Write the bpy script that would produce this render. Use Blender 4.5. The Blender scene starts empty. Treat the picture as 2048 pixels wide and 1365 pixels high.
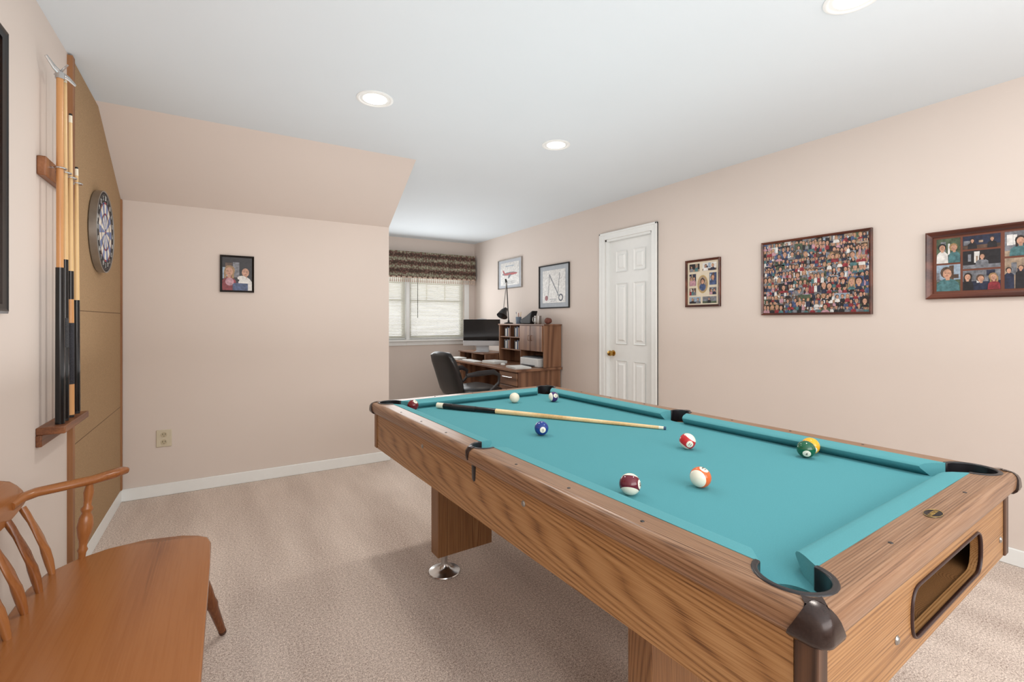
import bpy,bmesh,math,random
from mathutils import Vector,Matrix
SC=bpy.context.scene; C=SC.collection
PI=math.pi
# ---------------------------------------------------------------- camera model
F=940.67;YH=641.5;TH=.5474;H=1.24
cs,sn=math.cos(TH),math.sin(TH)
def ray(px,py):
    l=(px-1024)/F
    return Vector((l*cs+sn,-l*sn+cs,-(py-YH)/F))
def at(px,py,x=None,y=None,z=None):
    d=ray(px,py)
    t=x/d.x if x is not None else (y/d.y if y is not None else (z-H)/d.z)
    return Vector((0,0,H))+d*t
XR=3.414;YW=6.75;HC=2.464;XL=-.617;YS=3.437;XD=1.24;YB=4.134;HK=2.067;YN=-2.0
# ---------------------------------------------------------------- materials
def lin(c):
    c=c/255.0
    return c/12.92 if c<=.04045 else ((c+.055)/1.055)**2.4
def col(c): return (lin(c[0]),lin(c[1]),lin(c[2]),1)
def base(name,rough,metal,spec=.5):
    m=bpy.data.materials.new(name); m.use_nodes=True
    nt=m.node_tree; b=nt.nodes['Principled BSDF']
    b.inputs['Roughness'].default_value=rough; b.inputs['Metallic'].default_value=metal
    b.inputs['Specular IOR Level'].default_value=spec
    return m,nt,b
def M(name,c,rough=.5,metal=0,var=.05,scale=20,bump=0,bscale=None,spec=.5,emit=0,bdist=.002):
    m,nt,b=base(name,rough,metal,spec); N=nt.nodes; L=nt.links
    tc=N.new('ShaderNodeTexCoord'); no=N.new('ShaderNodeTexNoise'); no.inputs['Scale'].default_value=scale; no.inputs['Detail'].default_value=3
    L.new(tc.outputs['Object'],no.inputs['Vector'])
    r=N.new('ShaderNodeValToRGB'); k=col(c)
    r.color_ramp.elements[0].position=.3; r.color_ramp.elements[1].position=.7
    r.color_ramp.elements[0].color=(k[0]*(1-var),k[1]*(1-var),k[2]*(1-var),1)
    r.color_ramp.elements[1].color=(min(1,k[0]*(1+var)),min(1,k[1]*(1+var)),min(1,k[2]*(1+var)),1)
    L.new(no.outputs['Fac'],r.inputs['Fac']); L.new(r.outputs['Color'],b.inputs['Base Color'])
    if bump:
        n2=N.new('ShaderNodeTexNoise'); n2.inputs['Scale'].default_value=bscale or scale*5; n2.inputs['Detail'].default_value=2
        L.new(tc.outputs['Object'],n2.inputs['Vector'])
        bu=N.new('ShaderNodeBump'); bu.inputs['Strength'].default_value=bump; bu.inputs['Distance'].default_value=bdist
        L.new(n2.outputs['Fac'],bu.inputs['Height']); L.new(bu.outputs['Normal'],b.inputs['Normal'])
    if emit:
        b.inputs['Emission Color'].default_value=k; b.inputs['Emission Strength'].default_value=emit
    return m
def wood(name,dark,mid,light,axis='Y',k=26,ns=2.2,stretch=.10,rough=.4,fine=.35,spec=.5,detail=1.5,power=1.0,fs=170,fst=.025):
    m,nt,b=base(name,rough,0,spec); N=nt.nodes; L=nt.links
    tc=N.new('ShaderNodeTexCoord')
    mp=N.new('ShaderNodeMapping'); s=[1,1,1]; s['XYZ'.index(axis)]=stretch; mp.inputs['Scale'].default_value=s
    L.new(tc.outputs['Object'],mp.inputs['Vector'])
    no=N.new('ShaderNodeTexNoise'); no.inputs['Scale'].default_value=ns; no.inputs['Detail'].default_value=detail
    L.new(mp.outputs['Vector'],no.inputs['Vector'])
    mu=N.new('ShaderNodeMath'); mu.operation='MULTIPLY'; mu.inputs[1].default_value=k*6.283; L.new(no.outputs['Fac'],mu.inputs[0])
    si=N.new('ShaderNodeMath'); si.operation='SINE'; L.new(mu.outputs[0],si.inputs[0])
    mr=N.new('ShaderNodeMapRange'); mr.inputs['From Min'].default_value=-1; L.new(si.outputs[0],mr.inputs['Value'])
    pw=N.new('ShaderNodeMath'); pw.operation='POWER'; pw.inputs[1].default_value=power; L.new(mr.outputs['Result'],pw.inputs[0])
    mp2=N.new('ShaderNodeMapping'); s=[1,1,1]; s['XYZ'.index(axis)]=fst; mp2.inputs['Scale'].default_value=s
    L.new(tc.outputs['Object'],mp2.inputs['Vector'])
    n2=N.new('ShaderNodeTexNoise'); n2.inputs['Scale'].default_value=fs; n2.inputs['Detail'].default_value=3; L.new(mp2.outputs['Vector'],n2.inputs['Vector'])
    mr2=N.new('ShaderNodeMapRange'); mr2.inputs['From Min'].default_value=.25; mr2.inputs['From Max'].default_value=.75; L.new(n2.outputs['Fac'],mr2.inputs['Value'])
    mx=N.new('ShaderNodeMix'); mx.data_type='FLOAT'; mx.inputs['Factor'].default_value=fine
    L.new(pw.outputs[0],mx.inputs['A']); L.new(mr2.outputs['Result'],mx.inputs['B'])
    r=N.new('ShaderNodeValToRGB'); e=r.color_ramp.elements
    e[0].position=.12; e[0].color=col(dark); e[1].position=.85; e[1].color=col(light); q=e.new(.45); q.color=col(mid)
    L.new(mx.outputs['Result'],r.inputs['Fac']); L.new(r.outputs['Color'],b.inputs['Base Color'])
    return m
wallm=M('wall_paint',(220,208,199),.85,var=.012,scale=1.5,bump=.06,bscale=300,spec=.2,bdist=.001)
ceilm=M('ceiling_paint',(221,228,232),.9,var=.01,scale=1.5,spec=.2)
white=M('white_trim_paint',(240,242,240),.4,var=.01)
def carpet():
    m,nt,b=base('carpet',.95,0,.1); N=nt.nodes; L=nt.links
    tc=N.new('ShaderNodeTexCoord')
    a=N.new('ShaderNodeTexNoise'); a.inputs['Scale'].default_value=230; a.inputs['Detail'].default_value=3
    mp=N.new('ShaderNodeMapping'); mp.inputs['Scale'].default_value=(3.2,.7,1); mp.inputs['Rotation'].default_value=(0,0,.35); L.new(tc.outputs['Object'],mp.inputs['Vector'])
    c=N.new('ShaderNodeTexNoise'); c.inputs['Scale'].default_value=1.3; c.inputs['Detail'].default_value=2
    d=N.new('ShaderNodeTexNoise'); d.inputs['Scale'].default_value=100; d.inputs['Detail'].default_value=4
    for q in (a,d): L.new(tc.outputs['Object'],q.inputs['Vector'])
    L.new(mp.outputs['Vector'],c.inputs['Vector'])
    r=N.new('ShaderNodeValToRGB'); e=r.color_ramp.elements; e[0].position=.2; e[0].color=col((146,126,114)); e[1].position=.8; e[1].color=col((250,235,223))
    def mad(src,k):
        n=N.new('ShaderNodeMath'); n.operation='MULTIPLY_ADD'; n.inputs[1].default_value=k; n.inputs[2].default_value=-k/2; L.new(src,n.inputs[0]); return n.outputs[0]
    def add(p,q):
        n=N.new('ShaderNodeMath'); n.operation='ADD'; L.new(p,n.inputs[0])
        if q is None: n.inputs[1].default_value=.5
        else: L.new(q,n.inputs[1])
        return n.outputs[0]
    f=add(add(add(mad(a.outputs['Fac'],1.25),mad(d.outputs['Fac'],.6)),mad(c.outputs['Fac'],.38)),None)
    L.new(f,r.inputs['Fac']); L.new(r.outputs['Color'],b.inputs['Base Color'])
    bu=N.new('ShaderNodeBump'); bu.inputs['Strength'].default_value=.4; bu.inputs['Distance'].default_value=.003
    L.new(a.outputs['Fac'],bu.inputs['Height']); L.new(bu.outputs['Normal'],b.inputs['Normal'])
    return m
carpetm=carpet()
oc=((106,68,36),(160,114,68),(184,140,93))
kw=dict(k=170,ns=3.0,stretch=.038,rough=.38,fine=.58,detail=.2,power=.55,fs=420,fst=.012)
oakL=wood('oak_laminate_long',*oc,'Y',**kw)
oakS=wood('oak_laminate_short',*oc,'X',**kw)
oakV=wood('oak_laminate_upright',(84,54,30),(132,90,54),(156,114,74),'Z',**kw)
rc=((88,60,42),(136,99,71),(162,126,97))
kr=dict(k=150,ns=3.0,stretch=.03,rough=.3,fine=.66,detail=.2,power=.6,fs=420,fst=.012)
railL=wood('rail_oak_long',*rc,'Y',**kr)
railS=wood('rail_oak_short',*rc,'X',**kr)
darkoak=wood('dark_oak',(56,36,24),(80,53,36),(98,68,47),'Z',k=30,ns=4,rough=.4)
cloth=M('teal_baize',(88,154,162),.95,var=.04,scale=400,bump=.15,bscale=900,spec=.1)
cushc=M('teal_cushion_cloth',(92,157,164),.9,var=.04,scale=400,spec=.12)
blackp=M('black_plastic',(32,30,33),.3,var=.1)
hammer=M('bronze_brown_casting',(50,36,32),.22,.2,var=.15,scale=260,bump=.08,bscale=300,bdist=.0006)
chrome=M('chrome',(200,200,200),.2,1,var=.03)
steel=M('brushed_steel',(165,162,158),.35,.9,var=.08)
benchm=wood('bench_maple',(112,62,26),(144,86,42),(158,100,54),'Y',k=3,ns=3,stretch=.08,rough=.25,fine=.35)
benchv=wood('bench_maple_turned',(112,62,28),(146,88,44),(162,104,58),'Z',k=3,ns=5,stretch=.1,rough=.25,fine=.3)
rackm=wood('rack_wood',(104,60,34),(134,84,50),(154,100,64),'Y',k=4,ns=5,rough=.4)
stripm=wood('strip_wood',(122,78,46),(148,100,62),(160,112,72),'Z',k=3,ns=6,rough=.5)
cork=M('cork',(168,140,108),.9,var=.2,scale=260,bump=.4,bscale=220,spec=.1)
maple=wood('cue_maple',(205,165,110),(226,190,136),(236,204,154),'Z',k=2,ns=8,rough=.25)
orangew=wood('cue_orange',(190,132,80),(208,152,98),(220,168,114),'Z',k=2,ns=8,rough=.25)
cuetan=wood('cue_on_table',(205,165,110),(224,186,132),(236,204,154),'X',k=2,ns=8,rough=.25)
blackg=M('black_gloss',(18,18,20),.15,var=.1)
blackm=M('black_matte',(24,24,25),.55,var=.15)
leather=M('black_leather',(22,21,22),.28,var=.2,bump=.2,bscale=90)
ivory=M('ivory',(236,228,206),.35,var=.02)
desk_w=wood('desk_walnut',(94,62,44),(128,90,66),(148,110,84),'Y',k=8,ns=3,stretch=.1,rough=.4)
desk_v=wood('desk_walnut_upright',(94,62,44),(124,86,62),(142,104,78),'Z',k=8,ns=3,stretch=.1,rough=.4)
cherry=wood('cherry_frame',(58,26,18),(86,42,28),(108,58,40),'X',k=4,ns=5,rough=.25)
brass=M('brass',(190,150,80),.2,1,var=.05)
paper=M('paper',(232,232,228),.8,var=.02)
silver=M('silver_plastic',(200,202,205),.35,.5,var=.02)
screen=M('dark_screen',(10,10,12),.12,var=.1)
# ---------------------------------------------------------------- mesh builder
class MB:
    def __init__(s): s.bm=bmesh.new()
    def poly(s,pts,mi=0):
        f=s.bm.faces.new([s.bm.verts.new(Vector(p)) for p in pts]); f.material_index=mi; return f
    def prism(s,pts,vec,mi=0):
        v=Vector(vec); a=[s.bm.verts.new(Vector(p)) for p in pts]; b=[s.bm.verts.new(Vector(p)+v) for p in pts]
        fs=[s.bm.faces.new(a[::-1]),s.bm.faces.new(b)]
        n=len(a)
        for i in range(n): fs.append(s.bm.faces.new((a[i],a[(i+1)%n],b[(i+1)%n],b[i])))
        for f in fs: f.material_index=mi
        return s
    def loft(s,rings,mi=0):
        R=[[s.bm.verts.new(Vector(p)) for p in r] for r in rings]; n=len(R[0])
        for A,B in zip(R,R[1:]):
            for k in range(n): s.bm.faces.new((A[k],A[(k+1)%n],B[(k+1)%n],B[k]))
        s.bm.faces.new(R[0][::-1]); s.bm.faces.new(R[-1]); return s
    def box(s,x0,x1,y0,y1,z0,z1,mi=0):
        return s.prism([(x0,y0,z0),(x1,y0,z0),(x1,y1,z0),(x0,y1,z0)],(0,0,z1-z0),mi)
    def tube(s,pts,rad,n=12,ref=None,ex=1.0,mi=0,closed=False):
        pts=[Vector(p) for p in pts]
        if ref is None:
            d=(pts[-1]-pts[0]); ref=Vector((0,0,1)) if (closed or abs(d.z)<.8*max(d.length,1e-6)) else Vector((0,1,0))
        ref=Vector(ref); rings=[]
        m=len(pts)
        for i,p in enumerate(pts):
            if closed: t=pts[(i+1)%m]-pts[i-1]
            else: t=pts[min(i+1,m-1)]-pts[max(i-1,0)]
            t.normalize(); sd=t.cross(ref).normalized(); up=sd.cross(t)
            r=rad[i] if isinstance(rad,(list,)) else rad
            a,b=(r if isinstance(r,tuple) else (r,r))
            ring=[]
            for k in range(n):
                an=2*PI*k/n; c_,s_=math.cos(an),math.sin(an)
                c_=math.copysign(abs(c_)**ex,c_); s_=math.copysign(abs(s_)**ex,s_)
                ring.append(s.bm.verts.new(p+sd*a*c_+up*b*s_))
            rings.append(ring)
        R=range(m if closed else m-1)
        for i in R:
            A=rings[i];B=rings[(i+1)%m]
            for k in range(n):
                f=s.bm.faces.new((A[k],A[(k+1)%n],B[(k+1)%n],B[k])); f.material_index=mi
        if not closed:
            f=s.bm.faces.new(rings[0][::-1]); f.material_index=mi
            f=s.bm.faces.new(rings[-1]); f.material_index=mi
        return s
    def lathe(s,prof,n=24,c=(0,0,0),axis='Z',mi=0,ex=1.0):
        c=Vector(c); rings=[]
        for r,z in prof:
            ring=[]
            for k in range(n):
                a=2*PI*k/n; ca,sa=math.cos(a),math.sin(a)
                ca=math.copysign(abs(ca)**ex,ca); sa=math.copysign(abs(sa)**ex,sa)
                x,y=max(r,1e-5)*ca,max(r,1e-5)*sa
                v={'Z':(x,y,z),'Y':(x,z,y),'X':(z,x,y)}[axis]
                ring.append(s.bm.verts.new(c+Vector(v)))
            rings.append(ring)
        for A,B in zip(rings,rings[1:]):
            for k in range(n):
                f=s.bm.faces.new((A[k],A[(k+1)%n],B[(k+1)%n],B[k])); f.material_index=mi
        for q in (rings[0][::-1],rings[-1]):
            f=s.bm.faces.new(q); f.material_index=mi
        return s
    def bevel(s,pred,off,seg=4):
        es=[e for e in s.bm.edges if pred(e.verts[0].co,e.verts[1].co)]
        bmesh.ops.bevel(s.bm,geom=es,offset=off,segments=seg,profile=.5,affect='EDGES',clamp_overlap=True); return s
    def build(s,name,mats,parent=None,smooth=True,bevel=0,seg=2,world=False,norm=True,ang=40):
        if norm: bmesh.ops.recalc_face_normals(s.bm,faces=s.bm.faces[:])
        me=bpy.data.meshes.new(name); s.bm.to_mesh(me); s.bm.free()
        if not isinstance(mats,(list,tuple)): mats=[mats]
        for m in mats: me.materials.append(m)
        if smooth:
            for p in me.polygons: p.use_smooth=True
            me.set_sharp_from_angle(angle=math.radians(ang))
        o=bpy.data.objects.new(name,me); C.objects.link(o)
        if parent:
            o.parent=parent
            if world: o.matrix_parent_inverse=wm(parent).inverted()
        if bevel:
            b=o.modifiers.new('bevel','BEVEL'); b.width=bevel; b.segments=seg; b.limit_method='ANGLE'
        return o
def wm(o):
    m=o.matrix_basis.copy()
    if o.parent: m=wm(o.parent)@o.matrix_parent_inverse@m
    return m
def tag(o,label,cat,group=None,kind=None):
    if label: o['label']=label
    if cat: o['category']=cat
    if group: o['group']=group
    if kind: o['kind']=kind
    return o
def struct(o): o['kind']='structure'; return o
def thing(name,label,cat,loc=(0,0,0),rz=0,group=None):
    o=bpy.data.objects.new(name,None); C.objects.link(o); o.empty_display_size=.05
    o.matrix_basis=Matrix.Translation(Vector(loc))@Matrix.Rotation(rz,4,'Z')
    return tag(o,label,cat,group)
def copytree(o,parent=None):
    c=o.copy(); C.objects.link(c)
    if parent: c.parent=parent
    for ch in [x for x in bpy.data.objects if x.parent==o]: copytree(ch,c)
    return c
def text(body,size,mat,parent,mtx,name='lettering',ext=.0002):
    cu=bpy.data.curves.new('t','FONT'); cu.body=body; cu.size=size; cu.align_x='CENTER'; cu.align_y='CENTER'; cu.extrude=ext
    t=bpy.data.objects.new('t',cu); C.objects.link(t); bpy.context.view_layer.update()
    dg=bpy.context.evaluated_depsgraph_get()
    me=bpy.data.meshes.new_from_object(t.evaluated_get(dg)); bpy.data.objects.remove(t)
    me.transform(mtx); me.name=name; me.materials.clear(); me.materials.append(mat)
    o=bpy.data.objects.new(name,me); C.objects.link(o); o.parent=parent
    return o
# ---------------------------------------------------------------- the room
T=.12
struct(MB().box(XL-T,XR+T,YN-T,YW+T,-.1,0).build('floor',carpetm))
struct(MB().box(XL-T,XR+T,YN-T,YW+T,HC,HC+.1).build('ceiling',ceilm))
struct(MB().box(XL-T,XL,YN,YB+T,0,HC).build('wall_left',wallm))
struct(MB().box(XL-T,XR+T,YN-T,YN,0,HC).build('wall_rear',wallm))
struct(MB().box(XL,XD-T,YB,YB+T,0,HK+.1).build('wall_back',wallm,smooth=False))
struct(MB().prism([(XL,YS,HC),(XL,YB,HK),(XL,YB+T,HK),(XL,YB+T,HC)],(XD-T-XL,0,0)).build('ceiling_slope',wallm,smooth=False))
struct(MB().prism([(XD-T,YS,HC),(XD-T,YB,HK),(XD-T,YB,0),(XD-T,YW,0),(XD-T,YW,HC)],(T,0,0)).build('wall_alcove',wallm,smooth=False))
D0,D1,DH=3.075,3.715,2.085
w=MB(); w.box(XR,XR+T,YN,D0,0,HC); w.box(XR,XR+T,D1,YW+T,0,HC); w.box(XR,XR+T,D0,D1,DH,HC)
struct(w.build('wall_right',wallm,smooth=False))
WX0,WX1,WZ0,WZ1=1.42,3.23,.96,2.12
w=MB(); w.box(XD,WX0,YW,YW+T,0,HC); w.box(WX1,XR,YW,YW+T,0,HC); w.box(WX0,WX1,YW,YW+T,0,WZ0); w.box(WX0,WX1,YW,YW+T,WZ1,HC)
struct(w.build('wall_window',wallm,smooth=False))
def bb(name,*r): struct(MB().box(*r).build(name,white,bevel=.004))
bb('baseboard_left',XL,XL+.013,YN,YB,0,.085)
bb('baseboard_back',XL,XD+.012,YB-.013,YB,0,.085)
bb('baseboard_alcove',XD,XD+.013,YB,YW,0,.085)
bb('baseboard_window',XD,XR,YW-.013,YW,0,.085)
bb('baseboard_right',XR-.013,XR,YN,D0-.07,0,.085)
bb('baseboard_far_right',XR-.013,XR,D1+.07,YW,0,.085)
# door
dr=struct(thing('door_1',None,None,(XR,(D0+D1)/2,0)))
m=MB(); c_=.07
m.box(XR-.018,XR,D0-c_,D0,0,DH+c_); m.box(XR-.018,XR,D1,D1+c_,0,DH+c_); m.box(XR-.018,XR,D0,D1,DH,DH+c_)
m.box(XR-.026,XR,D0-c_,D0-c_+.02,0,DH+c_); m.box(XR-.026,XR,D1+c_-.02,D1+c_,0,DH+c_); m.box(XR-.026,XR,D0-c_,D1+c_,DH+c_-.02,DH+c_)
m.build('casing',white,dr,bevel=.004,world=True)
m=MB(); m.box(XR,XR+T,D0,D0+.02,0,DH); m.box(XR,XR+T,D1-.02,D1,0,DH); m.box(XR,XR+T,D0,D1,DH-.02,DH); m.build('jamb',white,dr,world=True)
S=XR+.045; y0,y1=D0+.021,D1-.021
m=MB(); m.box(S,S+.035,y0,y1,.01,DH-.021)
sl=m.build('door_slab',white,dr,world=True)
cw=(y1-y0-.1*2-.09)/2
for z0,z1 in ((.22,.83),(1.0,1.62),(1.74,1.95)):
    for ya in (y0+.1,y0+.1+cw+.09):
        m=MB(); loops=[]
        for ins,dx in ((0,-.0005),(.012,.008),(.03,.008),(.045,-.003)):
            loops.append([m.bm.verts.new(Vector(p)) for p in ((S+dx-.009,ya+ins,z0+ins),(S+dx-.009,ya+cw-ins,z0+ins),(S+dx-.009,ya+cw-ins,z1-ins),(S+dx-.009,ya+ins,z1-ins))])
        for A,B in zip(loops,loops[1:]):
            for k in range(4): m.bm.faces.new((A[k],A[(k+1)%4],B[(k+1)%4],B[k]))
        m.bm.faces.new(loops[-1])
        m.build('door_panel',white,sl,smooth=False,world=True)
m=MB(); m.lathe([(.03,0),(.03,-.006),(.012,-.012),(.012,-.03),(.026,-.036),(.03,-.05),(.024,-.064),(.008,-.068)],20,(S,D1-.075,.9),'X'); m.build('knob',brass,dr,world=True)
# windows
glass=bpy.data.materials.new('window_glass'); glass.use_nodes=True
nt=glass.node_tree; nt.nodes.remove(nt.nodes['Principled BSDF'])
tr=nt.nodes.new('ShaderNodeBsdfTransparent'); gl=nt.nodes.new('ShaderNodeBsdfGlossy'); gl.inputs['Roughness'].default_value=.05; mxs=nt.nodes.new('ShaderNodeMixShader'); mxs.inputs[0].default_value=.06
nt.links.new(tr.outputs[0],mxs.inputs[1]); nt.links.new(gl.outputs[0],mxs.inputs[2]); nt.links.new(mxs.outputs[0],nt.nodes['Material Output'].inputs['Surface'])
MX0,MX1=2.28,2.33
slatm=bpy.data.materials.new('blind_slat'); slatm.use_nodes=True; nt=slatm.node_tree; b=nt.nodes['Principled BSDF']; b.inputs['Base Color'].default_value=col((238,237,230)); b.inputs['Roughness'].default_value=.5
tl=nt.nodes.new('ShaderNodeBsdfTranslucent'); tl.inputs['Color'].default_value=col((242,240,230)); ms=nt.nodes.new('ShaderNodeMixShader'); ms.inputs[0].default_value=.35
nt.links.new(b.outputs[0],ms.inputs[1]); nt.links.new(tl.outputs[0],ms.inputs[2]); nt.links.new(ms.outputs[0],nt.nodes['Material Output'].inputs['Surface'])
for i,(a,b_) in enumerate(((MX1,WX1),(WX0,MX0))):
    wn=struct(thing('window_%d'%(i+1),None,None,((a+b_)/2,YW,WZ0)))
    m=MB(); zt=WZ1
    f=.045; yf0,yf1=YW+.05,YW+.11
    m.box(a,a+f,yf0,yf1,WZ0,zt); m.box(b_-f,b_,yf0,yf1,WZ0,zt); m.box(a+f,b_-f,yf0,yf1,WZ0,WZ0+f); m.box(a+f,b_-f,yf0,yf1,zt-f,zt); m.box(a+f,b_-f,yf0,yf1,1.52,1.56)
    n=3
    for k in range(1,n): xx=a+(b_-a)*k/n; m.box(xx-.008,xx+.008,yf0+.02,yf1-.02,1.56,zt-f)
    m.box(a+f,b_-f,yf0+.02,yf1-.02,1.80,1.816)
    m.build('window_frame',white,wn,world=True)
    MB().box(a+f,b_-f,YW+.078,YW+.082,WZ0+f,zt-f).build('pane',glass,wn,world=True,smooth=False)
    m=MB()
    if i==0: m.box(b_,b_+.075,YW-.018,YW,WZ0-.02,zt+.07); m.box(MX0,MX1,YW-.018,YW+.11,WZ0,zt)
    else: m.box(a-.075,a,YW-.018,YW,WZ0-.02,zt+.07)
    m.box(a-(0 if i==0 else .075),b_+(.075 if i==0 else 0),YW-.018,YW,zt,zt+.07)
    m.build('casing',white,wn,world=True,bevel=.003)
    m=MB(); m.box(a-(.05 if i==0 else .1),b_+(.1 if i==0 else 0),YW-.055,YW+.05,WZ0-.03,WZ0); m.box(a-(.05 if i==0 else .08),b_+(.075 if i==0 else 0),YW-.016,YW,WZ0-.09,WZ0-.03)
    m.build('window_sill',white,wn,world=True,bevel=.004)
    bl=thing('window_blind','white horizontal mini blind with a thin dark wand, nearer the desk' if i==0 else 'white horizontal mini blind partly hidden by the wall corner','window blind',((a+b_)/2,YW+.02,WZ0),0,'white mini blinds in the alcove window')
    m=MB(); z=WZ0+.03; w2=.0100
    while z<zt-.05:
        m.prism([(a+.008,YW+.02-w2,z+.009),(a+.008,YW+.02+w2,z-.008),(a+.008,YW+.02+w2,z-.0072),(a+.008,YW+.02-w2,z+.0098)],(b_-a-.016,0,0)); z+=.0215
    m.build('slats',slatm,bl,world=True,smooth=False)
    MB().box(a+.006,b_-.006,YW+.005,YW+.035,zt-.035,zt-.002).build('head_rail',white,bl,world=True,bevel=.003)
    MB().box(a+.008,b_-.008,YW+.01,YW+.03,WZ0+.006,WZ0+.02).build('bottom_rail',white,bl,world=True,bevel=.003)
    m=MB(); xx=a+.13; m.tube([(xx,YW+.0,zt-.03),(xx,YW-.003,1.28)],.004,8); m.build('wand',blackm,bl,world=True)
    m=MB()
    for fr in (.12,.5,.88): m.tube([(a+(b_-a)*fr,YW+.006,zt-.03),(a+(b_-a)*fr,YW+.006,WZ0+.02)],.0012,6)
    m.build('ladder_cord',white,bl,world=True)
# valance
vm,nt,b=base('valance_floral',.9,0,.1); N=nt.nodes; L=nt.links
tc=N.new('ShaderNodeTexCoord'); vo=N.new('ShaderNodeTexVoronoi'); vo.inputs['Scale'].default_value=40; L.new(tc.outputs['Object'],vo.inputs['Vector'])
no=N.new('ShaderNodeTexNoise'); no.inputs['Scale'].default_value=40; no.inputs['Detail'].default_value=4; L.new(tc.outputs['Object'],no.inputs['Vector'])
sx_=N.new('ShaderNodeSeparateXYZ'); L.new(tc.outputs['Object'],sx_.inputs[0])
wz=N.new('ShaderNodeMath'); wz.operation='MULTIPLY'; wz.inputs[1].default_value=55; L.new(sx_.outputs['Z'],wz.inputs[0])
ws=N.new('ShaderNodeMath'); ws.operation='SINE'; L.new(wz.outputs[0],ws.inputs[0])
wk=N.new('ShaderNodeMath'); wk.operation='MULTIPLY'; wk.inputs[1].default_value=.22; L.new(ws.outputs[0],wk.inputs[0])
ad=N.new('ShaderNodeMath'); ad.operation='MULTIPLY_ADD'; ad.inputs[1].default_value=.6; L.new(vo.outputs['Distance'],ad.inputs[0]); L.new(no.outputs['Fac'],ad.inputs[2])
ad2=N.new('ShaderNodeMath'); ad2.operation='ADD'; L.new(ad.outputs[0],ad2.inputs[0]); L.new(wk.outputs[0],ad2.inputs[1])
r=N.new('ShaderNodeValToRGB'); e=r.color_ramp.elements; e[0].position=.42; e[0].color=col((172,160,142)); e[1].position=1.05; e[1].color=col((78,66,58)); q=e.new(.66); q.color=col((118,122,102)); q=e.new(.84); q.color=col((120,84,78))
L.new(ad2.outputs[0],r.inputs['Fac']); L.new(r.outputs['Color'],b.inputs['Base Color'])
fringem=M('fringe',(200,176,158),.9,var=.15,scale=120)
va=thing('valance','gathered floral brown and green window valance with tasselled fringe','curtain',(2.33,YW-.07,1.88))
m=MB(); VX0,VX1=1.28,3.375; n=220; rows=[]
for zz,amp,off in ((2.255,.004,0),(2.225,.006,.0),(2.215,.003,-.004),(2.205,.008,0),(2.05,.010,.006),(1.90,.012,.012),(1.87,.012,.012)):
    rows.append([m.bm.verts.new((VX0+(VX1-VX0)*k/n,YW-.09-off-amp*math.sin(k*.75+.5*math.sin(k*.21)),zz)) for k in range(n+1)])
for A,B in zip(rows,rows[1:]):
    for k in range(n): m.bm.faces.new((A[k],A[k+1],B[k+1],B[k]))
m.box(VX0,VX0+.004,YW-.09,YW-.019,1.88,2.25); m.box(VX1-.004,VX1,YW-.09,YW,1.88,2.25); m.box(VX0,VX1,YW-.09,YW-.019,2.23,2.24)
m.build('fabric',vm,va,world=True)
m=MB(); n=70
for k in range(n):
    x=VX0+.015+(VX1-VX0-.03)*k/(n-1); m.lathe([(.002,1.874),(.007,1.862),(.003,1.852),(.006,1.842),(.009,1.805),(.002,1.802)],6,(x,YW-.104,0))
m.box(VX0,VX1,YW-.108,YW-.10,1.866,1.884)
m.build('fringe',fringem,va,world=True)
# ceiling lights
glow=M('lamp_glow',(255,226,190),.5,var=.02,emit=.9); bulbm=M('bulb_glow',(255,246,230),.5,var=.01,emit=4)
for i,(px,py,lab) in enumerate(((750,198,'round recessed ceiling light above the open carpet, leftmost of the three'),(1112,290,'round recessed ceiling light nearest the alcove and smallest in view'),(1707,-5,'round recessed ceiling light cut off by the top edge of the photo'))):
    p=at(px,py,z=HC)
    if i==0:
        rt=thing('ceiling_light',lab,'ceiling light',p,0,'recessed ceiling lights')
        MB().lathe([(.080,0),(.098,0),(.098,-.003),(.09,-.006),(.083,-.005),(.080,-.002)],40).build('trim_ring',white,rt)
        MB().lathe([(.081,-.0005),(.081,-.002),(.05,-.0012)],40).build('reflector',glow,rt)
        MB().lathe([(.064,-.0013),(.064,-.003),(.04,-.005),(.0,-.006)],32).build('bulb',bulbm,rt)
        r0=rt
    else:
        rt=copytree(r0); rt.location=p; rt['label']=lab
    l=bpy.data.lights.new('can_lamp','AREA'); l.shape='DISK'; l.size=.14; l.energy=8; l.color=(1,.95,.88)
    lo=bpy.data.objects.new('can_lamp',l); lo.location=(p.x,p.y,HC-.03); C.objects.link(lo)
# ---------------------------------------------------------------- pool table
TX,TY,TR=1.2952,1.4561,.0402
ZT=.81;ZB=.77;OU,OW=.60,1.09;IU,IW=.522,1.015;CU,CW,CR=.515,1.005,.060;SU,SR=.535,.045
tb=thing('pool_table','oak pool table with teal cloth, dark corner castings and a ball return slot','pool table',(TX,TY,0),TR)
TM=Matrix.Translation((TX,TY,0))@Matrix.Rotation(TR,4,'Z')
def arc(cx,cy,r,a0,a1,n,sx=1,sy=1):
    return [(sx*(cx+r*math.cos(math.radians(a0+(a1-a0)*k/n))),sy*(cy+r*math.sin(math.radians(a0+(a1-a0)*k/n)))) for k in range(n+1)]
P=[]; b0_,b1_,br=-197.5,-76.5,.0435
P+=arc(CU,CW,br,b0_,b1_,12,1,-1)+arc(SU,0,SR,257.2,102.8,12)+arc(CU,CW,br,b1_,b0_,12)+arc(CU,CW,br,b0_,b1_,12,-1,1)+arc(SU,0,SR,102.8,257.2,12,-1,1)+arc(CU,CW,br,b1_,b0_,12,-1,-1)
MB().prism([(x,y,ZB-.03) for x,y in P],(0,0,.03)).build('bed',cloth,tb,smooth=False)
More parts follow.
